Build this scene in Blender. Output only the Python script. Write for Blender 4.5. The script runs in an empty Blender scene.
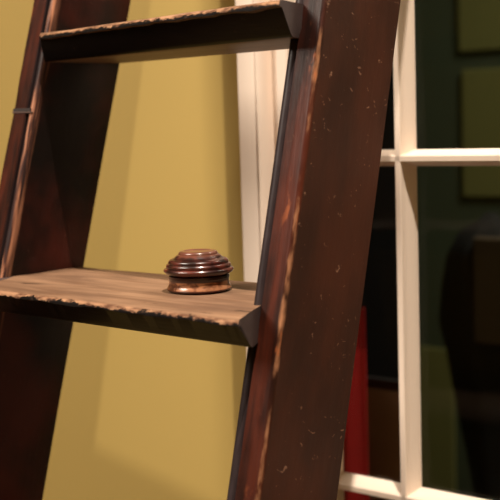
import bpy, bmesh, math, random
from mathutils import Matrix, Vector, noise
random.seed(7)
SC = bpy.context.scene
COL = SC.collection

# ------------------------------------------------------------------ numbers
F_PX, PITCH, ROLL = 1167.38, 0.10834, -0.03149
CAM_H = 1.6
OX, OY, OZ = -0.14054, 1.20002, -0.16772
TH, LAM, KT = -0.72965, 0.27453, 0.01638
W, TS, D = 0.38147, 0.04059, 0.11395
S, TT = 0.27, 0.0255
THW, WD = -0.67833, 1.56
H0 = CAM_H + OZ                       # height of the lower tread
TL, SL, CL = math.tan(LAM), math.sin(LAM), math.cos(LAM)


def srgb(r, g, b):
    def f(c):
        c /= 255.0
        return c / 12.92 if c <= 0.04045 else ((c + 0.055) / 1.055) ** 2.4
    return (f(r), f(g), f(b), 1.0)


# ------------------------------------------------------------------ nodes
class NT:
    def __init__(s, name, rough=0.5, spec=0.5, coat=0.0):
        s.m = bpy.data.materials.new(name)
        s.m.use_nodes = True
        s.t = s.m.node_tree
        s.b = s.t.nodes['Principled BSDF']
        s.b.inputs['Roughness'].default_value = rough
        s.b.inputs['Specular IOR Level'].default_value = spec
        s.b.inputs['Coat Weight'].default_value = coat
        s.b.inputs['Coat Roughness'].default_value = 0.12
        s.co = s.t.nodes.new('ShaderNodeTexCoord').outputs['Object']
        sp = s.t.nodes.new('ShaderNodeSeparateXYZ')
        s.t.links.new(s.co, sp.inputs[0])
        s.x, s.y, s.z = sp.outputs
        s.ge = s.t.nodes.new('ShaderNodeNewGeometry')

    def put(s, sock, v):
        if hasattr(v, 'links') or isinstance(v, bpy.types.NodeSocket):
            s.t.links.new(v, sock)
        else:
            sock.default_value = v

    def math(s, op, a, b=0.0, c=0.0, clamp=False):
        n = s.t.nodes.new('ShaderNodeMath')
        n.operation = op
        n.use_clamp = clamp
        for i, v in enumerate((a, b, c)):
            s.put(n.inputs[i], v)
        return n.outputs[0]

    def noise(s, scale, detail=3, stretch=(1, 1, 1), off=(0, 0, 0), rough=0.55, dist=0.0):
        mp = s.t.nodes.new('ShaderNodeMapping')
        mp.inputs['Scale'].default_value = stretch
        mp.inputs['Location'].default_value = off
        s.t.links.new(s.co, mp.inputs[0])
        n = s.t.nodes.new('ShaderNodeTexNoise')
        n.inputs['Scale'].default_value = scale
        n.inputs['Detail'].default_value = detail
        n.inputs['Roughness'].default_value = rough
        n.inputs['Distortion'].default_value = dist
        s.t.links.new(mp.outputs[0], n.inputs['Vector'])
        return n.outputs['Fac']

    def step(s, v, a, b):              # 0 below a, 1 above b (a may exceed b)
        n = s.t.nodes.new('ShaderNodeMapRange')
        n.interpolation_type = 'SMOOTHSTEP'
        s.put(n.inputs['Value'], v)
        if a < b:
            n.inputs['From Min'].default_value, n.inputs['From Max'].default_value = a, b
        else:
            n.inputs['From Min'].default_value, n.inputs['From Max'].default_value = b, a
            n.inputs['To Min'].default_value, n.inputs['To Max'].default_value = 1, 0
        return n.outputs[0]

    def mix(s, fac, a, b):
        n = s.t.nodes.new('ShaderNodeMix')
        n.data_type = 'RGBA'
        s.put(n.inputs['Factor'], fac)
        s.put(n.inputs[6], a)
        s.put(n.inputs[7], b)
        return n.outputs[2]

    def color(s, c):
        s.put(s.b.inputs['Base Color'], c)

    def bump(s, h, strength=0.3, dist=0.002):
        n = s.t.nodes.new('ShaderNodeBump')
        n.inputs['Strength'].default_value = strength
        n.inputs['Distance'].default_value = dist
        s.t.links.new(h, n.inputs['Height'])
        s.t.links.new(n.outputs[0], s.b.inputs['Normal'])


def plain(name, c, rough=0.6, spec=0.4, var=0.06, scale=12, bump=0.08):
    n = NT(name, rough, spec)
    f = n.noise(scale, 4)
    a = tuple(v * (1 - var) for v in c[:3]) + (1,)
    b = tuple(min(1, v * (1 + var)) for v in c[:3]) + (1,)
    n.color(n.mix(f, a, b))
    if bump:
        n.bump(n.noise(scale * 12, 3), bump, 0.001)
    return n.m


WOOD_A, WOOD_B = srgb(196, 142, 104), srgb(136, 84, 56)


def mat_stile():
    n = NT('worn dark red painted wood', 0.36, 0.2, 0.0)
    ax = n.math('ABSOLUTE', n.x)
    out = n.math('SUBTRACT', TS, ax)
    streak = n.noise(60, 5, (1, 1, 0.09), dist=0.4)
    blot = n.noise(14, 4, (1, 1, 0.45))
    fine = n.noise(160, 4, (1, 1, 0.25))
    red = n.mix(n.step(n.math('ADD', n.math('MULTIPLY', streak, .55), n.math('MULTIPLY', blot, .5)), 0.42, 0.66),
                srgb(32, 16, 12), srgb(80, 35, 22))
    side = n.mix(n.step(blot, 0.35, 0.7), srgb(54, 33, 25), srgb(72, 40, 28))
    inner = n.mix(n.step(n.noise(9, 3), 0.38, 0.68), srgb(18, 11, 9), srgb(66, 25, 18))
    nrm = n.t.nodes.new('ShaderNodeSeparateXYZ')
    tr = n.t.nodes.new('ShaderNodeVectorTransform')
    tr.vector_type = 'NORMAL'
    tr.convert_from, tr.convert_to = 'WORLD', 'OBJECT'
    n.t.links.new(n.ge.outputs['True Normal'], tr.inputs[0])
    n.t.links.new(tr.outputs[0], nrm.inputs[0])
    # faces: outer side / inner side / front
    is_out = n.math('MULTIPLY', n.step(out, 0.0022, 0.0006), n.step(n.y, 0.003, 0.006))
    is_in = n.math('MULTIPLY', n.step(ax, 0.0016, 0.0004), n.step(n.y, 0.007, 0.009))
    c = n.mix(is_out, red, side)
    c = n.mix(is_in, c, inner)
    # the dark bead along the inner edge
    bead = n.math('MULTIPLY', n.step(ax, 0.0132, 0.0124), n.step(n.y, 0.0085, 0.0075))
    c = n.mix(bead, c, n.mix(fine, srgb(30, 23, 24), srgb(60, 49, 50)))
    # wear on the outer front arris
    wood = n.mix(n.noise(90, 4, (1, 1, 0.12)), WOOD_B, WOOD_A)
    dd = n.math('ADD', out, n.math('MULTIPLY', n.y, 1.0))
    nn = n.math('ADD', n.math('MULTIPLY', n.noise(38, 5, (1, 1, 0.3)), 0.0042), n.math('MULTIPLY', fine, 0.0030))
    e = n.math('ADD', n.math('SUBTRACT', dd, nn), 0.0001)
    c = n.mix(n.math('MULTIPLY', n.step(e, 0.0008, -0.0010), n.step(fine, 0.22, 0.40)), c, wood)
    # rubbed patches on the front face near that arris
    patch = n.math('MULTIPLY', n.step(n.noise(46, 5, (1, 1, 0.35), off=(3, 1, 2)), 0.585, 0.66),
                   n.step(out, 0.022, 0.004))
    patch = n.math('MULTIPLY', patch, n.step(n.y, 0.004, 0.002))
    c = n.mix(n.math('MULTIPLY', patch, 0.75), c, srgb(168, 92, 50))
    # wear on the inner front corner
    di = n.math('ADD', ax, n.math('MULTIPLY', n.y, 0.55))
    ni = n.math('MULTIPLY', n.noise(24, 5, (1, 1, 0.3), off=(7, 0, 0)), 0.021)
    fib = n.noise(150, 5, (1, 1, 0.07))
    wi = n.math('MULTIPLY', n.step(n.math('SUBTRACT', di, ni), -0.0022, -0.0050),
                n.math('MULTIPLY', n.step(n.y, 0.014, 0.009), n.step(n.x, 0.001, -0.001)))
    wi = n.math('MULTIPLY', wi, n.step(fib, 0.36, 0.52))
    c = n.mix(wi, c, n.mix(n.step(fib, 0.42, 0.66), srgb(74, 40, 30), srgb(196, 136, 104)))
    # small chips and scuffs
    ch = n.noise(120, 3, (1, 0.8, 1.1), off=(1, 5, 3), dist=1.2)
    ch2 = n.noise(12, 2, off=(4, 4, 4))
    chips = n.math('MULTIPLY', n.step(ch, 0.67, 0.71), n.step(ch2, 0.42, 0.52))
    chips = n.math('MULTIPLY', chips, n.math('ADD', 0.08, n.math('MULTIPLY', is_out, 0.5)))
    c = n.mix(chips, c, srgb(164, 124, 102))
    n.color(c)
    n.put(n.b.inputs['Roughness'], n.math('ADD', 0.28, n.math('MULTIPLY', fine, 0.25)))
    n.bump(n.math('ADD', fine, n.math('MULTIPLY', streak, 1.2)), 0.25, 0.0012)
    return n.m


def mat_tread():
    # object coords: x along the tread, y from nose to back, z = 0 at the top
    n = NT('tread with bare worn top and black paint', 0.55, 0.35)
    g1 = n.noise(26, 6, (0.22, 1.6, 1.6), dist=0.6)
    g2 = n.noise(120, 4, (0.12, 1, 1))
    blot = n.noise(11, 4, (0.7, 1, 1))
    wood = n.mix(n.step(g1, 0.3, 0.72), srgb(106, 79, 61), srgb(148, 115, 90))
    wood = n.mix(n.math('MULTIPLY', n.step(g2, 0.52, 0.7), 0.35), wood, srgb(120, 82, 58))
    wood = n.mix(n.math('MULTIPLY', n.step(blot, 0.52, 0.74), 0.45), wood, srgb(98, 74, 60))
    gouge = n.math('MULTIPLY', n.step(n.noise(40, 3, (0.28, 1.4, 1), off=(2, 3, 0)), 0.65, 0.69), n.step(n.y, 0.0, -0.02))
    wood = n.mix(gouge, wood, srgb(40, 24, 18))
    paint = n.mix(n.noise(40, 4), srgb(9, 6, 5), srgb(17, 11, 9))
    dust = n.step(n.noise(70, 4, (1, 1, 0.5), off=(0, 2, 8)), 0.66, 0.76)
    paint = n.mix(n.math('MULTIPLY', dust, 0.5), paint, srgb(84, 62, 52))
    rag = n.math('ADD', n.math('ADD', n.math('MULTIPLY', n.noise(42, 5, (0.8, 1, 1)), 0.012), n.math('MULTIPLY', n.noise(260, 4, (0.6, 1, 1)), 0.008)), -0.0045)
    h = n.math('ADD', n.math('MULTIPLY', n.z, -1.0), 0.0)      # depth below the top
    tr = n.t.nodes.new('ShaderNodeSeparateXYZ')
    n.t.links.new(n.ge.outputs['True Normal'], tr.inputs[0])
    under = n.step(tr.outputs[2], -0.92, -0.98)
    top = n.step(n.math('SUBTRACT', rag, h), 0.0002, 0.0024)
    edge = n.math('MULTIPLY', n.step(h, 0.0006, 0.003), 1.0)
    wood = n.mix(n.math('MULTIPLY', edge, 0.75), wood, n.mix(n.step(n.noise(190, 4, (0.35, 1, 1)), 0.36, 0.64), srgb(88, 54, 38), srgb(184, 138, 104)))
    c = n.mix(top, paint, wood)
    c = n.mix(under, c, n.mix(g1, srgb(84, 62, 46), srgb(120, 92, 68)))
    n.color(c)
    n.put(n.b.inputs['Roughness'], n.math('ADD', 0.5, n.math('MULTIPLY', top, 0.12)))
    n.b.inputs['Specular IOR Level'].default_value = 0.12
    n.bump(n.math('ADD', n.math('ADD', g1, n.math('MULTIPLY', g2, 0.5)), n.math('MULTIPLY', top, -0.4)), 0.4, 0.0016)
    return n.m


def mat_box(name, lid):
    n = NT(name, 0.28, 0.5, 0.45)
    a = n.noise(70, 4, (1, 1, 1.6), dist=0.5)
    if lid:
        c = n.mix(n.step(a, 0.36, 0.66), srgb(34, 14, 12), srgb(98, 45, 35))
        c = n.mix(n.math('MULTIPLY', n.step(n.z, .0345, .0375), .5), c, srgb(128, 80, 62))
    else:
        c = n.mix(n.step(a, 0.40, 0.60), srgb(76, 40, 28), srgb(162, 108, 74))
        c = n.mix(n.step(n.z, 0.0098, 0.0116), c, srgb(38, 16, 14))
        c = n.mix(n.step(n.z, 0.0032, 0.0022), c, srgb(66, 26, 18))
    n.color(c)
    n.bump(n.noise(120, 3), 0.15, 0.0008)
    return n.m


M = {}
M['stile'] = mat_stile()
M['tread'] = mat_tread()
M['end'] = plain('dusty grey dark end grain', srgb(74, 61, 60), 0.6, 0.3, 0.35, 110, 0.4)
M['lid'] = mat_box('dark red lacquered turned wood', True)
M['body'] = mat_box('tan and brown lacquered turned wood', False)
M['dark'] = plain('dark crack filler', srgb(40, 30, 28), 0.6, 0.4, 0.3, 90, 0.3)
M['lip'] = plain('scuffed grey lip', srgb(88, 68, 62), 0.5, 0.4, 0.3, 120, 0.3)
M['wall'] = plain('mustard wall paint', srgb(190, 162, 93), 0.62, 0.3, 0.025, 5, 0.05)
M['cream'] = plain('cream gloss trim paint', srgb(238, 219, 201), 0.5, 0.4, 0.015, 9, 0.05)
M['floor'] = plain('dark oak floor boards', srgb(60, 42, 30), 0.5, 0.4, 0.25, 6, 0.2)
M['ceil'] = plain('off white ceiling paint', srgb(214, 204, 188), 0.8, 0.2, 0.02, 4, 0)
M['green'] = plain('dark green paint', srgb(46, 54, 40), 0.6, 0.3, 0.12, 6, 0.05)
M['olive'] = plain('green paint in lit olive tone', srgb(84, 84, 46), 0.6, 0.3, 0.10, 5, 0.05)  # olive tone paints in the lit areas of the green panelling
M['red'] = plain('deep red cloth', srgb(150, 22, 24), 0.85, 0.2, 0.12, 60, 0.2)
M['brown'] = plain('dark brown stained wood', srgb(120, 92, 68), 0.6, 0.2, 0.2, 20, 0.1)
M['black'] = plain('near black unlit tone', srgb(16, 15, 17), 0.7, 0.2, 0.1, 10, 0)  # darkness of the unlit far wall put into the colour
M['coat'] = plain('near black wool cloth', srgb(22, 21, 20), 0.9, 0.15, 0.2, 80, 0.2)
M['lapel'] = plain('brown black facing cloth', srgb(56, 46, 34), 0.8, 0.2, 0.15, 60, 0.2)
M['iron'] = plain('black iron', srgb(30, 28, 28), 0.45, 0.5, 0.1, 30, 0.05)


def mat_glass():
    m = bpy.data.materials.new('clear window glass')
    m.use_nodes = True
    t = m.node_tree
    t.nodes.clear()
    o = t.nodes.new('ShaderNodeOutputMaterial')
    tr = t.nodes.new('ShaderNodeBsdfTransparent')
    tr.inputs[0].default_value = (0.93, 0.95, 0.92, 1)
    gl = t.nodes.new('ShaderNodeBsdfGlossy')
    gl.inputs['Roughness'].default_value = 0.02
    fr = t.nodes.new('ShaderNodeFresnel')
    fr.inputs[0].default_value = 1.17
    nz = t.nodes.new('ShaderNodeTexNoise')
    nz.inputs['Scale'].default_value = 6
    bp = t.nodes.new('ShaderNodeBump')
    bp.inputs['Strength'].default_value = 0.03
    bp.inputs['Distance'].default_value = 0.01
    t.links.new(nz.outputs['Fac'], bp.inputs['Height'])
    t.links.new(bp.outputs[0], gl.inputs['Normal'])
    mx = t.nodes.new('ShaderNodeMixShader')
    t.links.new(fr.outputs[0], mx.inputs[0])
    t.links.new(tr.outputs[0], mx.inputs[1])
    t.links.new(gl.outputs[0], mx.inputs[2])
    t.links.new(mx.outputs[0], o.inputs[0])
    return m


M['glass'] = mat_glass()


# ------------------------------------------------------------------ meshes
def link(name, bm, mats, parent=None, mat4=None, smooth=None, kind=None):
    me = bpy.data.meshes.new(name)
    bmesh.ops.recalc_face_normals(bm, faces=bm.faces[:])
    bm.to_mesh(me)
    bm.free()
    if not isinstance(mats, (list, tuple)):
        mats = [mats]
    for m in mats:
        me.materials.append(m)
    if smooth is not None:
        for p in me.polygons:
            p.use_smooth = True
        try:
            me.set_sharp_from_angle(angle=math.radians(smooth))
        except Exception:
            pass
    o = bpy.data.objects.new(name, me)
    COL.objects.link(o)
    if parent is not None:
        o.parent = parent
    if mat4 is not None:
        o.matrix_local = mat4
    if kind:
        o['kind'] = kind
    return o


def empty(name, loc, rz, label, cat, group=None):
    o = bpy.data.objects.new(name, None)
    COL.objects.link(o)
    o.empty_display_size = 0.1
    o.location = loc
    o.rotation_euler = (0, 0, rz)
    o['label'], o['category'] = label, cat
    if group:
        o['group'] = group
    return o


def box(bm, x0, x1, y0, y1, z0, z1, bevel=0.0, seg=2):
    r = bmesh.ops.create_cube(bm, size=1.0)
    for v in r['verts']:
        v.co = Vector(((x0 + x1) / 2 + v.co.x * (x1 - x0), (y0 + y1) / 2 + v.co.y * (y1 - y0), (z0 + z1) / 2 + v.co.z * (z1 - z0)))
    if bevel:
        es = list({e for v in r['verts'] for e in v.link_edges})
        bmesh.ops.bevel(bm, geom=es, offset=bevel, segments=seg, affect='EDGES', profile=0.5)


def extrude_profile(bm, prof, zs, jig=None, cap=True):
    """prof: closed (a, b) outline; zs: list of functions/values giving z for (a, b)"""
    rings = []
    for i, z in enumerate(zs):
        ring = []
        for (a, b) in prof:
            p = Vector((a, b, z(a, b) if callable(z) else z))
            if jig:
                p = jig(p)
            ring.append(bm.verts.new(p))
        rings.append(ring)
    n = len(prof)
    for r0, r1 in zip(rings, rings[1:]):
        for i in range(n):
            bm.faces.new((r0[i], r0[(i + 1) % n], r1[(i + 1) % n], r1[i]))
    if cap:
        bm.faces.new(rings[0])
        bm.faces.new(rings[-1])
    return rings


def lathe(bm, prof, seg=72):
    rings = []
    for r, z in prof:
        if r < 1e-6:
            rings.append([bm.verts.new((0, 0, z))])
        else:
            rings.append([bm.verts.new((r * math.cos(2 * math.pi * i / seg), r * math.sin(2 * math.pi * i / seg), z)) for i in range(seg)])
    for a, b in zip(rings, rings[1:]):
        for i in range(seg):
            j = (i + 1) % seg
            if len(a) == 1 and len(b) == 1:
                continue
            if len(a) == 1:
                bm.faces.new((a[0], b[j], b[i]))
            elif len(b) == 1:
                bm.faces.new((a[i], a[j], b[0]))
            else:
                bm.faces.new((a[i], a[j], b[j], b[i]))


def smooth_profile(pts, n=5):
    out = []
    P = [pts[0]] + list(pts) + [pts[-1]]
    for i in range(1, len(P) - 2):
        p0, p1, p2, p3 = P[i - 1], P[i], P[i + 1], P[i + 2]
        for k in range(n):
            t = k / n
            out.append(tuple(0.5 * ((2 * p1[c]) + (-p0[c] + p2[c]) * t + (2 * p0[c] - 5 * p1[c] + 4 * p2[c] - p3[c]) * t * t
                                    + (-p0[c] + 3 * p1[c] - 3 * p2[c] + p3[c]) * t ** 3) for c in (0, 1)))
    out.append(pts[-1])
    return [(max(0, a), b) for a, b in out]


# ------------------------------------------------------------------ ladder
RL = Matrix.Rotation(TH, 4, 'Z')


def lad(x, y, z):                       # ladder frame -> world
    return Vector((OX, OY, H0)) + RL @ Vector((x, y, z))


base = lad(0, -H0 * TL, -H0)
ladder = empty('step_ladder', base, TH,
               'dark worn wooden step ladder leaning towards the mustard wall beside the cream window', 'ladder')


def loc(x, y, z):                       # ladder frame -> ladder empty frame
    return Vector((x - 0.0037, y + H0 * TL, z + H0))


TOPZ = 0.80


def stile_matrix(side):
    return Matrix.Translation(loc(side * W / 2, 0, 0)) @ Matrix.Rotation(-LAM, 4, 'X') @ Matrix.Rotation(-side * KT, 4, 'Y')


def stile(side):
    bm = bmesh.new()
    dp = 0.1215 if side > 0 else 0.1170   # depth of the board
    prof = [(0.0005, dp), (0.0, dp - 0.001), (0.0, 0.05), (0.0, 0.0075)]
    for k in range(1, 10):
        a = math.pi - k * math.pi / 10
        prof.append((0.0055 + 0.0055 * math.cos(a), 0.0068 - 0.0055 * math.sin(a)))
    prof += [(0.0110, 0.0068), (0.0112, 0.0082), (0.0124, 0.0082), (0.0126, 0.0012), (0.0138, 0.0), (0.0148, 0.0),
             (0.022, 0.0), (0.030, 0.0), (TS - 0.0056, 0.0), (TS - 0.0045, 0.0), (TS - 0.0026, 0.0009), (TS - 0.0009, 0.0026), (TS, 0.0045), (TS, 0.0056),
             (TS, 0.03), (TS, 0.06), (TS, 0.09), (TS, dp - 0.003), (TS - 0.003, dp)]
    zb = lambda a, b: (-H0 + b * SL) / CL
    zt = lambda a, b: (TOPZ + b * SL * 0.3) / CL
    zs = [zb]
    z = -H0 / CL + 0.03
    while z < TOPZ / CL - 0.02:
        zs.append(z)
        z += 0.012
    zs.append(zt)

    def jig(p):
        q = Vector((p.x * side * 40 + 11 * side, p.y * 40, p.z * 22))
        near = max(0.0, 1 - ((TS - p.x) + p.y) / 0.012)
        w = noise.noise(q) * 0.0007 * near + noise.noise(q * 3) * 0.0005 * near
        p = Vector((p.x - abs(w) * 1.2, p.y + abs(w) * 1.2, p.z))
        ww = noise.noise(Vector((side * 5, 0, p.z * 5))) * 0.0008
        p.x = (p.x + ww) * side
        return p
    extrude_profile(bm, prof, zs, jig)
    return link('stile', bm, M['stile'], ladder, stile_matrix(side), 40)


stR = stile(1)
stL = stile(-1)


def tread(z, tt, top, bot, cornerL, cornerR, seed):
    """top / bot: (left, right) projection of the nose ahead of the stile front at its upper and lower edge;
    cornerX: half width at the upper nose corner"""
    y0 = z * TL
    hw = W / 2 - KT * z + 0.0012
    back = D / CL - 0.002
    lap = 0.0075                        # how far the nose laps over the bead
    n = 96
    bm = bmesh.new()
    loops = []

    def half(side, yy):                 # half width of the plan at depth yy
        cx, f0 = (cornerL, -top[0]) if side < 0 else (cornerR, -top[1])
        if yy < 0.0065:
            u = min(1, max(0, (yy - f0) / (0.0065 - f0)))
            return cx + (hw + lap - cx) * u
        if yy < 0.0072:
            return hw + lap * (0.0072 - yy) / 0.0007
        return hw
    for i in range(n + 1):
        t = i / n
        x = -cornerL + (cornerL + cornerR) * t
        yf = -(top[0] + (top[1] - top[0]) * t)
        yl = -(bot[0] + (bot[1] - bot[0]) * t)
        wv = noise.noise(Vector((x * 30, seed, 0))) * 0.5 + 0.5
        wv2 = noise.noise(Vector((x * 110, seed, 3))) * 0.5 + 0.5
        r = 0.0050 + 0.005 * wv + 0.0015 * wv2
        pts = [(yl + 0.003, -tt), (yl + (yf - yl) * 0.08, -tt + 0.003)]
        hgt = r * 0.85
        fr = (tt - hgt - 0.001) / tt
        pts += [(yl + (yf - yl) * min(1.0, fr), -hgt - 0.001)]
        for k in range(0, 6):
            a = k / 5 * math.pi / 2
            pts.append((yf + r - r * math.cos(a), -hgt + hgt * math.sin(a)))
        m = 14
        for k in range(1, m + 1):
            pts.append((yf + r + (back - yf - r) * k / m, 0.0))
        yb = back - tt * TL
        pts.append((yb, -tt))
        for k in range(1, 6):
            pts.append((yb + (yl + 0.003 - yb) * k / 6, -tt))
        loop = []
        for (yy, zz) in pts:
            hl, hr = half(-1, yy), half(1, yy)
            xx = -hl + (hl + hr) * t
            up = 1.0 if zz > -0.001 else 0.0
            dz = up * (noise.noise(Vector((xx * 14, yy * 30, seed))) * 0.0008 - 0.0004)
            loop.append(bm.verts.new((xx, yy, zz + dz)))
        loops.append(loop)
    k = len(loops[0])
    for a, b in zip(loops, loops[1:]):
        for j in range(k):
            bm.faces.new((a[j], a[(j + 1) % k], b[(j + 1) % k], b[j]))
    for lp in (loops[0], loops[-1]):
        f = bm.faces.new(lp)
        f.material_index = 1
        bmesh.ops.triangulate(bm, faces=[f])
    return link('tread', bm, [M['tread'], M['end']], ladder, Matrix.Translation(loc(0, y0, z)), 35)


for i in range(-4, 2):
    if i == 0:
        tread(0, 0.0335, (0.060, 0.070), (0.026, 0.032), 0.165, 0.2385, 1.3)
    elif i == 1:
        tread(S + 0.0085, 0.0325, (0.022, 0.062), (0.008, 0.030), 0.172, 0.222, 4.1)
    else:
        tread(i * (S + 0.035), 0.027, (0.05, 0.06), (0.025, 0.028), 0.17, 0.225, 2.0 + i)

# mended joint across the left stile front
bm = bmesh.new()
zc = 0.190 / CL
box(bm, -TS + 0.003, -0.0045, -0.0005, 0.0065, zc - 0.0010, zc + 0.0030, 0.0004, 1)
jm = stile_matrix(-1)
j = link('mended_joint', bm, M['dark'], ladder, jm)
j['label'] = 'dark crack across the left stile'
bm = bmesh.new()
box(bm, -TS + 0.0025, -0.0020, -0.0007, 0.006, zc - 0.0030, zc - 0.0010, 0.0007, 2)
link('raised_lip', bm, M['lip'], j)

# ------------------------------------------------------------------ turned box
tb = empty('turned_box', lad(0.0803, 0.0418, 0.0004), TH,
           'small round turned wooden box with ringed dark red lid standing on the lower tread', 'box')
bm = bmesh.new()
lathe(bm, [(0, 0.0), (0.0300, 0.0), (0.0318, 0.0006)] + smooth_profile(
    [(0.0330, 0.0022), (0.0322, 0.0042), (0.0311, 0.0065), (0.0306, 0.0095), (0.0307, 0.0125), (0.0309, 0.0128)], 4)
    + [(0.0313, 0.0132), (0.0313, 0.0158), (0.0296, 0.0165), (0.0285, 0.0166), (0, 0.0166)])
link('body', bm, M['body'], tb, None, 40)
bm = bmesh.new()
lathe(bm, [(0, 0.0166), (0.0290, 0.0166), (0.0312, 0.0172)] + smooth_profile(
    [(0.0336, 0.0182), (0.0354, 0.0202), (0.0357, 0.0216), (0.0347, 0.0230)], 4) + [(0.0326, 0.0236)] + smooth_profile(
    [(0.0330, 0.0246), (0.0330, 0.0262), (0.0320, 0.0276)], 4) + [(0.0306, 0.0281)] + smooth_profile(
    [(0.0308, 0.0290), (0.0302, 0.0308), (0.0286, 0.0322)], 4) + smooth_profile(
    [(0.0266, 0.0327), (0.0244, 0.0340), (0.0226, 0.0356), (0.0214, 0.0366)], 4) + smooth_profile(
    [(0.0202, 0.0371), (0.0198, 0.0386), (0.0186, 0.0399), (0.0168, 0.0405), (0.0148, 0.0406)], 4)
    + [(0.0136, 0.0398), (0.0120, 0.0394), (0.006, 0.0396), (0, 0.0397)])
link('lid', bm, M['lid'], tb, None, 50)

# ------------------------------------------------------------------ room (wall frame)
RW = Matrix.Rotation(THW, 4, 'Z')
WORG = Vector((0, WD, 0))
WM = Matrix.Translation(WORG) @ RW     # wall frame: x right, y into the wall, z up from the floor


def ray(px, py):
    X, Y = px - 250, py - 250
    c, s = math.cos(ROLL), math.sin(ROLL)
    X, Y = c * X + s * Y, -s * X + c * Y
    c, s = math.cos(PITCH), math.sin(PITCH)
    u = -Y / F_PX
    return Vector((X / F_PX, c + u * s, -s + u * c))


def wat(px, py, y=0.0):                 # where the sight line of a pixel meets depth y of the wall frame
    d = RW.inverted() @ ray(px, py)
    o = WM.inverted() @ Vector((0, 0, CAM_H))
    t = (y - o.y) / d.y
    return o + d * t


CH = 5.1
x_cas = wat(238.8, 150, -0.053).x         # left edge of the casing
WX0 = x_cas + 0.080                     # window opening
GL = 0.030                              # depth of the glass
FR = GL - 0.030                         # front of the glazing bars
x_st = wat(344.0, 460, GL - 0.002).x            # right edge of the left sash member
x_mL, x_mR = wat(394.8, 150, FR).x, wat(399.6, 150, FR).x
xm = (x_mL + x_mR) / 2
z1 = wat(385, 158.8, FR).z
z2 = wat(372, 491.5, FR).z - 0.002
ROW = z1 - z2
WX1 = xm + 0.34 * 2 + 0.09
WZ0, WZ1 = z2 - ROW - 0.05, z1 + 2 * ROW + 0.05


def ws(name, bm, m, smooth=None):
    return link(name, bm, m, None, WM, smooth, 'structure')


RX0, RX1, RY0, TK = -4.6, 3.2, -5.2, 0.016
bm = bmesh.new()                        # back wall around the opening
box(bm, RX0, WX0, 0, TK, 0, CH)
box(bm, WX1, RX1, 0, TK, 0, CH)
box(bm, WX0, WX1, 0, TK, 0, WZ0)
box(bm, WX0, WX1, 0, TK, WZ1, CH)
ws('wall_back', bm, M['wall'])
for nm, b in (('wall_left', (RX0 - .1, RX0, RY0, 2.2, 0, CH)), ('wall_right', (RX1, RX1 + .1, RY0, 2.2, 0, CH)),
              ('wall_front', (RX0, RX1, RY0 - .1, RY0, 0, CH))):
    bm = bmesh.new()
    box(bm, *b)
    ws(nm, bm, M['wall'])
bm = bmesh.new()
box(bm, RX0 - .1, RX1 + .1, RY0 - .1, 2.2, -0.1, 0)
ws('floor', bm, M['floor'])
bm = bmesh.new()
box(bm, RX0 - .1, RX1 + .1, RY0 - .1, 2.2, CH, CH + 0.1)
ws('ceiling', bm, M['ceil'])
bm = bmesh.new()
box(bm, RX0, WX0 - 0.080, -0.018, 0, 0, 0.16, 0.004)
ws('baseboard_back', bm, M['cream'])


def casing_profile(w):                  # (x across from outer edge, y)
    p = [(0, 0), (0, -0.046), (0.002, -0.048), (0.028, -0.048), (0.0295, -0.0474), (0.031, -0.0478), (0.0325, -0.0505), (0.0350, -0.0520),
         (0.0380, -0.0505), (0.0430, -0.0430), (0.0445, -0.0340), (0.0590, -0.0310), (0.0615, -0.0440), (0.0630, -0.0465),
         (w - 0.003, -0.0470), (w - 0.001, -0.0455), (w, -0.043), (w, 0)]
    return [(a, b * 1.1) for a, b in p]


prof = casing_profile(0.080)
bm = bmesh.new()
extrude_profile(bm, [(x_cas + a, b) for a, b in prof], [WZ0 - 0.03, WZ1 + 0.085])
ws('trim_1', bm, M['cream'], 30)
bm = bmesh.new()
extrude_profile(bm, [(WX1 + 0.080 - a, b) for a, b in prof], [WZ0 - 0.03, WZ1 + 0.085])
ws('trim_2', bm, M['cream'], 30)
bm = bmesh.new()
box(bm, x_cas + 0.0805, WX1 - 0.0005, -0.0585, 0, WZ1, WZ1 + 0.085, 0.004)
ws('trim_3', bm, M['cream'])
bm = bmesh.new()
box(bm, x_cas - 0.04, WX1 + 0.12, -0.09, -0.0, WZ0 - 0.065, WZ0 - 0.032, 0.006)
ws('trim_4', bm, M['cream'])

# the window: frame, glazing bars, panes
win = bpy.data.objects.new('window_1', None)
COL.objects.link(win)
win.matrix_world = WM
win['kind'] = 'structure'
bm = bmesh.new()
box(bm, WX0 + .0005, x_st, FR, GL - 0.0016, WZ0 + .0005, WZ1 - .0005, 0.002, 1)
box(bm, WX1 - 0.06, WX1 - .0005, FR, GL - 0.0016, WZ0 + .0005, WZ1 - .0005, 0.002, 1)
box(bm, x_st - .001, WX1 - 0.059, FR, GL - 0.0016, WZ0 + .0005, WZ0 + 0.05, 0.002, 1)
box(bm, x_st - .001, WX1 - 0.059, FR, GL - 0.0016, WZ1 - 0.05, WZ1 - .0005, 0.002, 1)
link('window_frame', bm, M['cream'], win)

BAR = [(-0.0102, GL - 0.0016), (-0.0102, GL - 0.004), (-0.0090, GL - 0.010), (-0.0054, GL - 0.019), (-0.0042, GL - 0.0235), (-0.0040, FR + 0.001), (-0.003, FR),
       (0.003, FR), (0.0040, FR + 0.001), (0.0042, GL - 0.0235), (0.0054, GL - 0.019), (0.0090, GL - 0.010), (0.0102, GL - 0.004), (0.0102, GL - 0.0016)]


def vbar(x, z0, z1_):
    bm = bmesh.new()
    extrude_profile(bm, [(x + a, b) for a, b in BAR], [z0, z1_])
    return link('glazing_bar', bm, M['cream'], win, None, 30)


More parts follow.
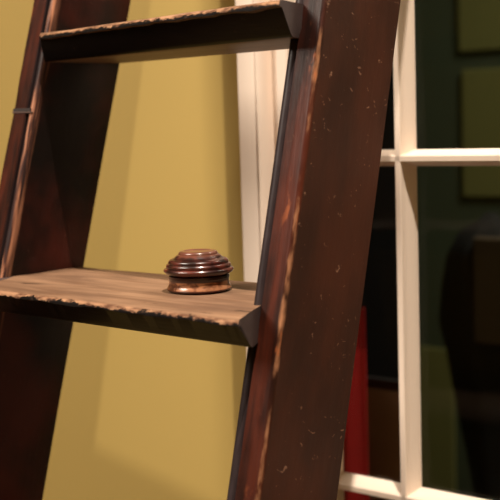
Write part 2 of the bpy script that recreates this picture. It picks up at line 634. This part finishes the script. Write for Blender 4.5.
def hbar(z, x0, x1):
    bm = bmesh.new()
    rings = []
    for x in (x0, x1):
        rings.append([bm.verts.new((x, b, z + a)) for a, b in BAR])
    n = len(BAR)
    for i in range(n):
        bm.faces.new((rings[0][i], rings[0][(i + 1) % n], rings[1][(i + 1) % n], rings[1][i]))
    bm.faces.new(rings[0])
    bm.faces.new(rings[1])
    return link('glazing_bar', bm, M['cream'], win, None, 30)


xs = [x_st, xm, xm + 0.34, WX1 - 0.06]
zs = [WZ0 + 0.05, z2, z1, z1 + ROW, WZ1 - 0.05]
for x in xs[1:-1]:
    vbar(x, zs[0] - .001, zs[-1] + .001)
for z in zs[1:-1]:
    hbar(z, xs[0] - .001, xs[-1] + .001)
for a, b in zip(xs, xs[1:]):
    for c, d in zip(zs, zs[1:]):
        bm = bmesh.new()
        box(bm, a, b, GL - 0.0015, GL + 0.0015, c, d)
        link('pane', bm, M['glass'], win)

# ------------------------------------------------------------------ beyond the window
BY = 1.5                               # back of the space behind the glass
bm = bmesh.new()
box(bm, RX0, RX1, BY, BY + 0.1, 0, CH)
ws('wall_beyond', bm, M['green'])


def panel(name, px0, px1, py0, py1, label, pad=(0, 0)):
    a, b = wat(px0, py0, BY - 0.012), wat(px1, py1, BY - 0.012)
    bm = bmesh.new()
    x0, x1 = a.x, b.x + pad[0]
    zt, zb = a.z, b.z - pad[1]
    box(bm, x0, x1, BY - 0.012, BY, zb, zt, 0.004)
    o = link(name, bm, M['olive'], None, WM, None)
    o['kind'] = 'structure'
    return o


panel('trim_5', 457, 520, -40, 48, '', (0.2, 0))  # panels toned lighter to stand for lit parts of the green wall
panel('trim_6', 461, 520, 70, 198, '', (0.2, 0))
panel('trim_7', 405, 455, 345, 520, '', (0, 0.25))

bm = bmesh.new()                        # flat near-black panel, paints the unlit left of the far wall
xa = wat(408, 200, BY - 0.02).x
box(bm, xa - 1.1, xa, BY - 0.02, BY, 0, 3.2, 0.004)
link('unlit_panel_1', bm, M['black'], None, WM)['kind'] = 'structure'

# red curtain hanging behind the narrow pane
CY = 0.33
c0, c1 = wat(332, 430, CY), wat(362, 430, CY)
bm = bmesh.new()
n = 90
outer, inner = [], []
xl = c0.x - 0.12
for i in range(n + 1):
    t = i / n
    x = xl + (c1.x - xl) * t
    y = CY + 0.016 * math.sin(t * 2 * math.pi * 4.2 + 0.6) + 0.005 * math.sin(t * 37)
    outer.append((x, y))
prof = outer + [(x, y + 0.004) for x, y in reversed(outer)]
zt = wat(360, 350, CY).z
extrude_profile(bm, prof, [0.06, 0.5, 0.9, 1.3, zt])
cur = link('red_curtain', bm, M['red'], None, WM, 60)
cur['label'] = 'deep red cloth hanging behind the narrow left window pane'
cur['category'] = 'curtain'

# dark brown board standing behind the same panes
KY = 0.44
k0, k1 = wat(345, 374, KY), wat(404, 374, KY)
kz = k0.z
kw = (k1.x - k0.x) / 2
brd = bpy.data.objects.new('wooden_screen', None)
COL.objects.link(brd)
brd.matrix_world = WM @ Matrix.Translation(((k0.x + k1.x) / 2, KY, 0))
brd['label'] = 'dark brown wooden screen standing behind the narrow pane beside the red cloth'
brd['category'] = 'screen'
bm = bmesh.new()
box(bm, -kw, kw, 0.0, 0.009, 0.05, kz - 0.018, 0.002)
link('board', bm, M['brown'], brd)
bm = bmesh.new()
box(bm, -kw, kw, -0.001, 0.010, kz - 0.018, kz, 0.002)
link('top_rail', bm, M['iron'], brd)
for sx in (-1, 1):
    bm = bmesh.new()
    box(bm, sx * (kw - 0.02) - 0.015, sx * (kw - 0.02) + 0.015, -0.07, 0.092, 0.0, 0.05, 0.005)
    link('foot', bm, M['brown'], brd)

# dark coat on a stand behind the wide pane
GY = 0.85
pts = [(430, 560), (452, 500)]
ctr = wat(492, 320, GY)
coat = bpy.data.objects.new('hanging_coat', None)
COL.objects.link(coat)
coat.matrix_world = WM @ Matrix.Translation((ctr.x, GY, 0))
coat['label'] = 'near black coat shape standing in the dark behind the wide lower pane'
coat['category'] = 'coat'
zz = lambda py: wat(470, py, GY).z
hwid = lambda px, py: ctr.x - wat(px, py, GY).x
rows = [(zz(212), 0.012, 0.03), (zz(220), hwid(474, 220) * .8, 0.05), (zz(232), hwid(456, 232), 0.065), (zz(255), hwid(445, 255), 0.08), (zz(285), hwid(440, 285), 0.09),
        (zz(320), hwid(437, 320), 0.09), (zz(350), hwid(444, 350), 0.085), (zz(400), hwid(453, 400), 0.08),
        (zz(460), hwid(466, 460), 0.08), (zz(500), hwid(474, 500), 0.085), (zz(500) - 0.25, hwid(474, 500) * 1.35, 0.11), (0.35, hwid(474, 500) * 1.7, 0.13)]
bm = bmesh.new()
rings = []
for z, a, b in rows:
    b = min(b * 0.8, a * 0.7)
    a = math.sqrt(a * a - (0.8 * b) ** 2)
    ring = []
    for i in range(40):
        t = 2 * math.pi * i / 40
        f = 1 + 0.04 * math.sin(t * 7 + z * 6)
        ring.append(bm.verts.new((a * f * math.cos(t), b * f * math.sin(t) * 1.0, z)))
    rings.append(ring)
for r0, r1 in zip(rings, rings[1:]):
    for i in range(40):
        bm.faces.new((r0[i], r0[(i + 1) % 40], r1[(i + 1) % 40], r1[i]))
bm.faces.new(rings[0])
bm.faces.new(rings[-1])
link('body', bm, M['coat'], coat, None, 60)
bm = bmesh.new()
lx = wat(474, 260, GY - .07).x - ctr.x
box(bm, lx, 0.09, -0.078, -0.055, zz(335), zz(222) - .02, 0.006)
link('front_facing', bm, M['lapel'], coat)
bm = bmesh.new()
box(bm, -0.012, 0.012, -0.012, 0.012, 0.02, 0.36, 0.003)
link('stand_pole', bm, M['iron'], coat)
bm = bmesh.new()
lathe(bm, [(0, 0), (0.13, 0), (0.13, 0.012), (0.02, 0.022), (0, 0.022)], 40)
link('stand_base', bm, M['iron'], coat, None, 40)

# ------------------------------------------------------------------ lights
def spot(name, pos, target, power, size, angle, color, blend=0.4):
    d = bpy.data.lights.new(name, 'SPOT')
    d.energy, d.shadow_soft_size, d.spot_size, d.spot_blend, d.color = power, size, math.radians(angle), blend, color
    o = bpy.data.objects.new(name, d)
    COL.objects.link(o)
    o.location = pos
    o.rotation_euler = (Vector(target) - Vector(pos)).to_track_quat('-Z', 'Y').to_euler()
    return o


WARM = (1.0, 0.885, 0.755)


def area(name, pos, target, power, size, color):
    d = bpy.data.lights.new(name, 'AREA')
    d.energy, d.size, d.color = power, size, color
    o = bpy.data.objects.new(name, d)
    COL.objects.link(o)
    o.location = pos
    o.rotation_euler = (Vector(target) - Vector(pos)).to_track_quat('-Z', 'Y').to_euler()
    return o


spot('gallery_spot', lad(1.24, -0.60, 3.44), lad(0.36, 0.25, 0.0), 830, 0.025, 32, WARM, 1.0)
spot('gallery_flood', lad(-1.6, -2.4, 2.3), lad(0, 0.1, 0.1), 60, 0.5, 55, WARM)
area('wall_fill', lad(-1.1, -2.6, 2.7), lad(0.1, 0.4, -0.3), 145, 1.4, WARM)  # added soft fill to brighten the wall, not a known fixture
area('beyond_fill', WM @ Vector((0.9, 0.75, 3.0)), WM @ Vector((0.9, 0.9, 0.0)), 50, 0.5, (1.0, 0.92, 0.78))  # added unseen fill that lifts the space behind the glass

w = bpy.data.worlds.new('World')
SC.world = w
w.use_nodes = True
w.node_tree.nodes['Background'].inputs[0].default_value = (1.0, 0.8, 0.6, 1)
w.node_tree.nodes['Background'].inputs[1].default_value = 0.05

# ------------------------------------------------------------------ camera
cd = bpy.data.cameras.new('camera')
cam = bpy.data.objects.new('camera', cd)
COL.objects.link(cam)
cd.sensor_width = 36.0
cd.lens = F_PX / 500 * 36.0
cd.clip_start = 0.02
cam.matrix_world = Matrix.Translation((0, 0, CAM_H)) @ Matrix.Rotation(math.pi / 2 - PITCH, 4, 'X') @ Matrix.Rotation(ROLL, 4, 'Z')
cd.dof.use_dof = True
cd.dof.focus_distance = 1.17
cd.dof.aperture_fstop = 6.0
SC.camera = cam
vs = SC.view_settings
vs.view_transform = 'Standard'
vs.look = 'None'
vs.gamma = 1
vs.use_curve_mapping = False
vs.exposure = 0.06
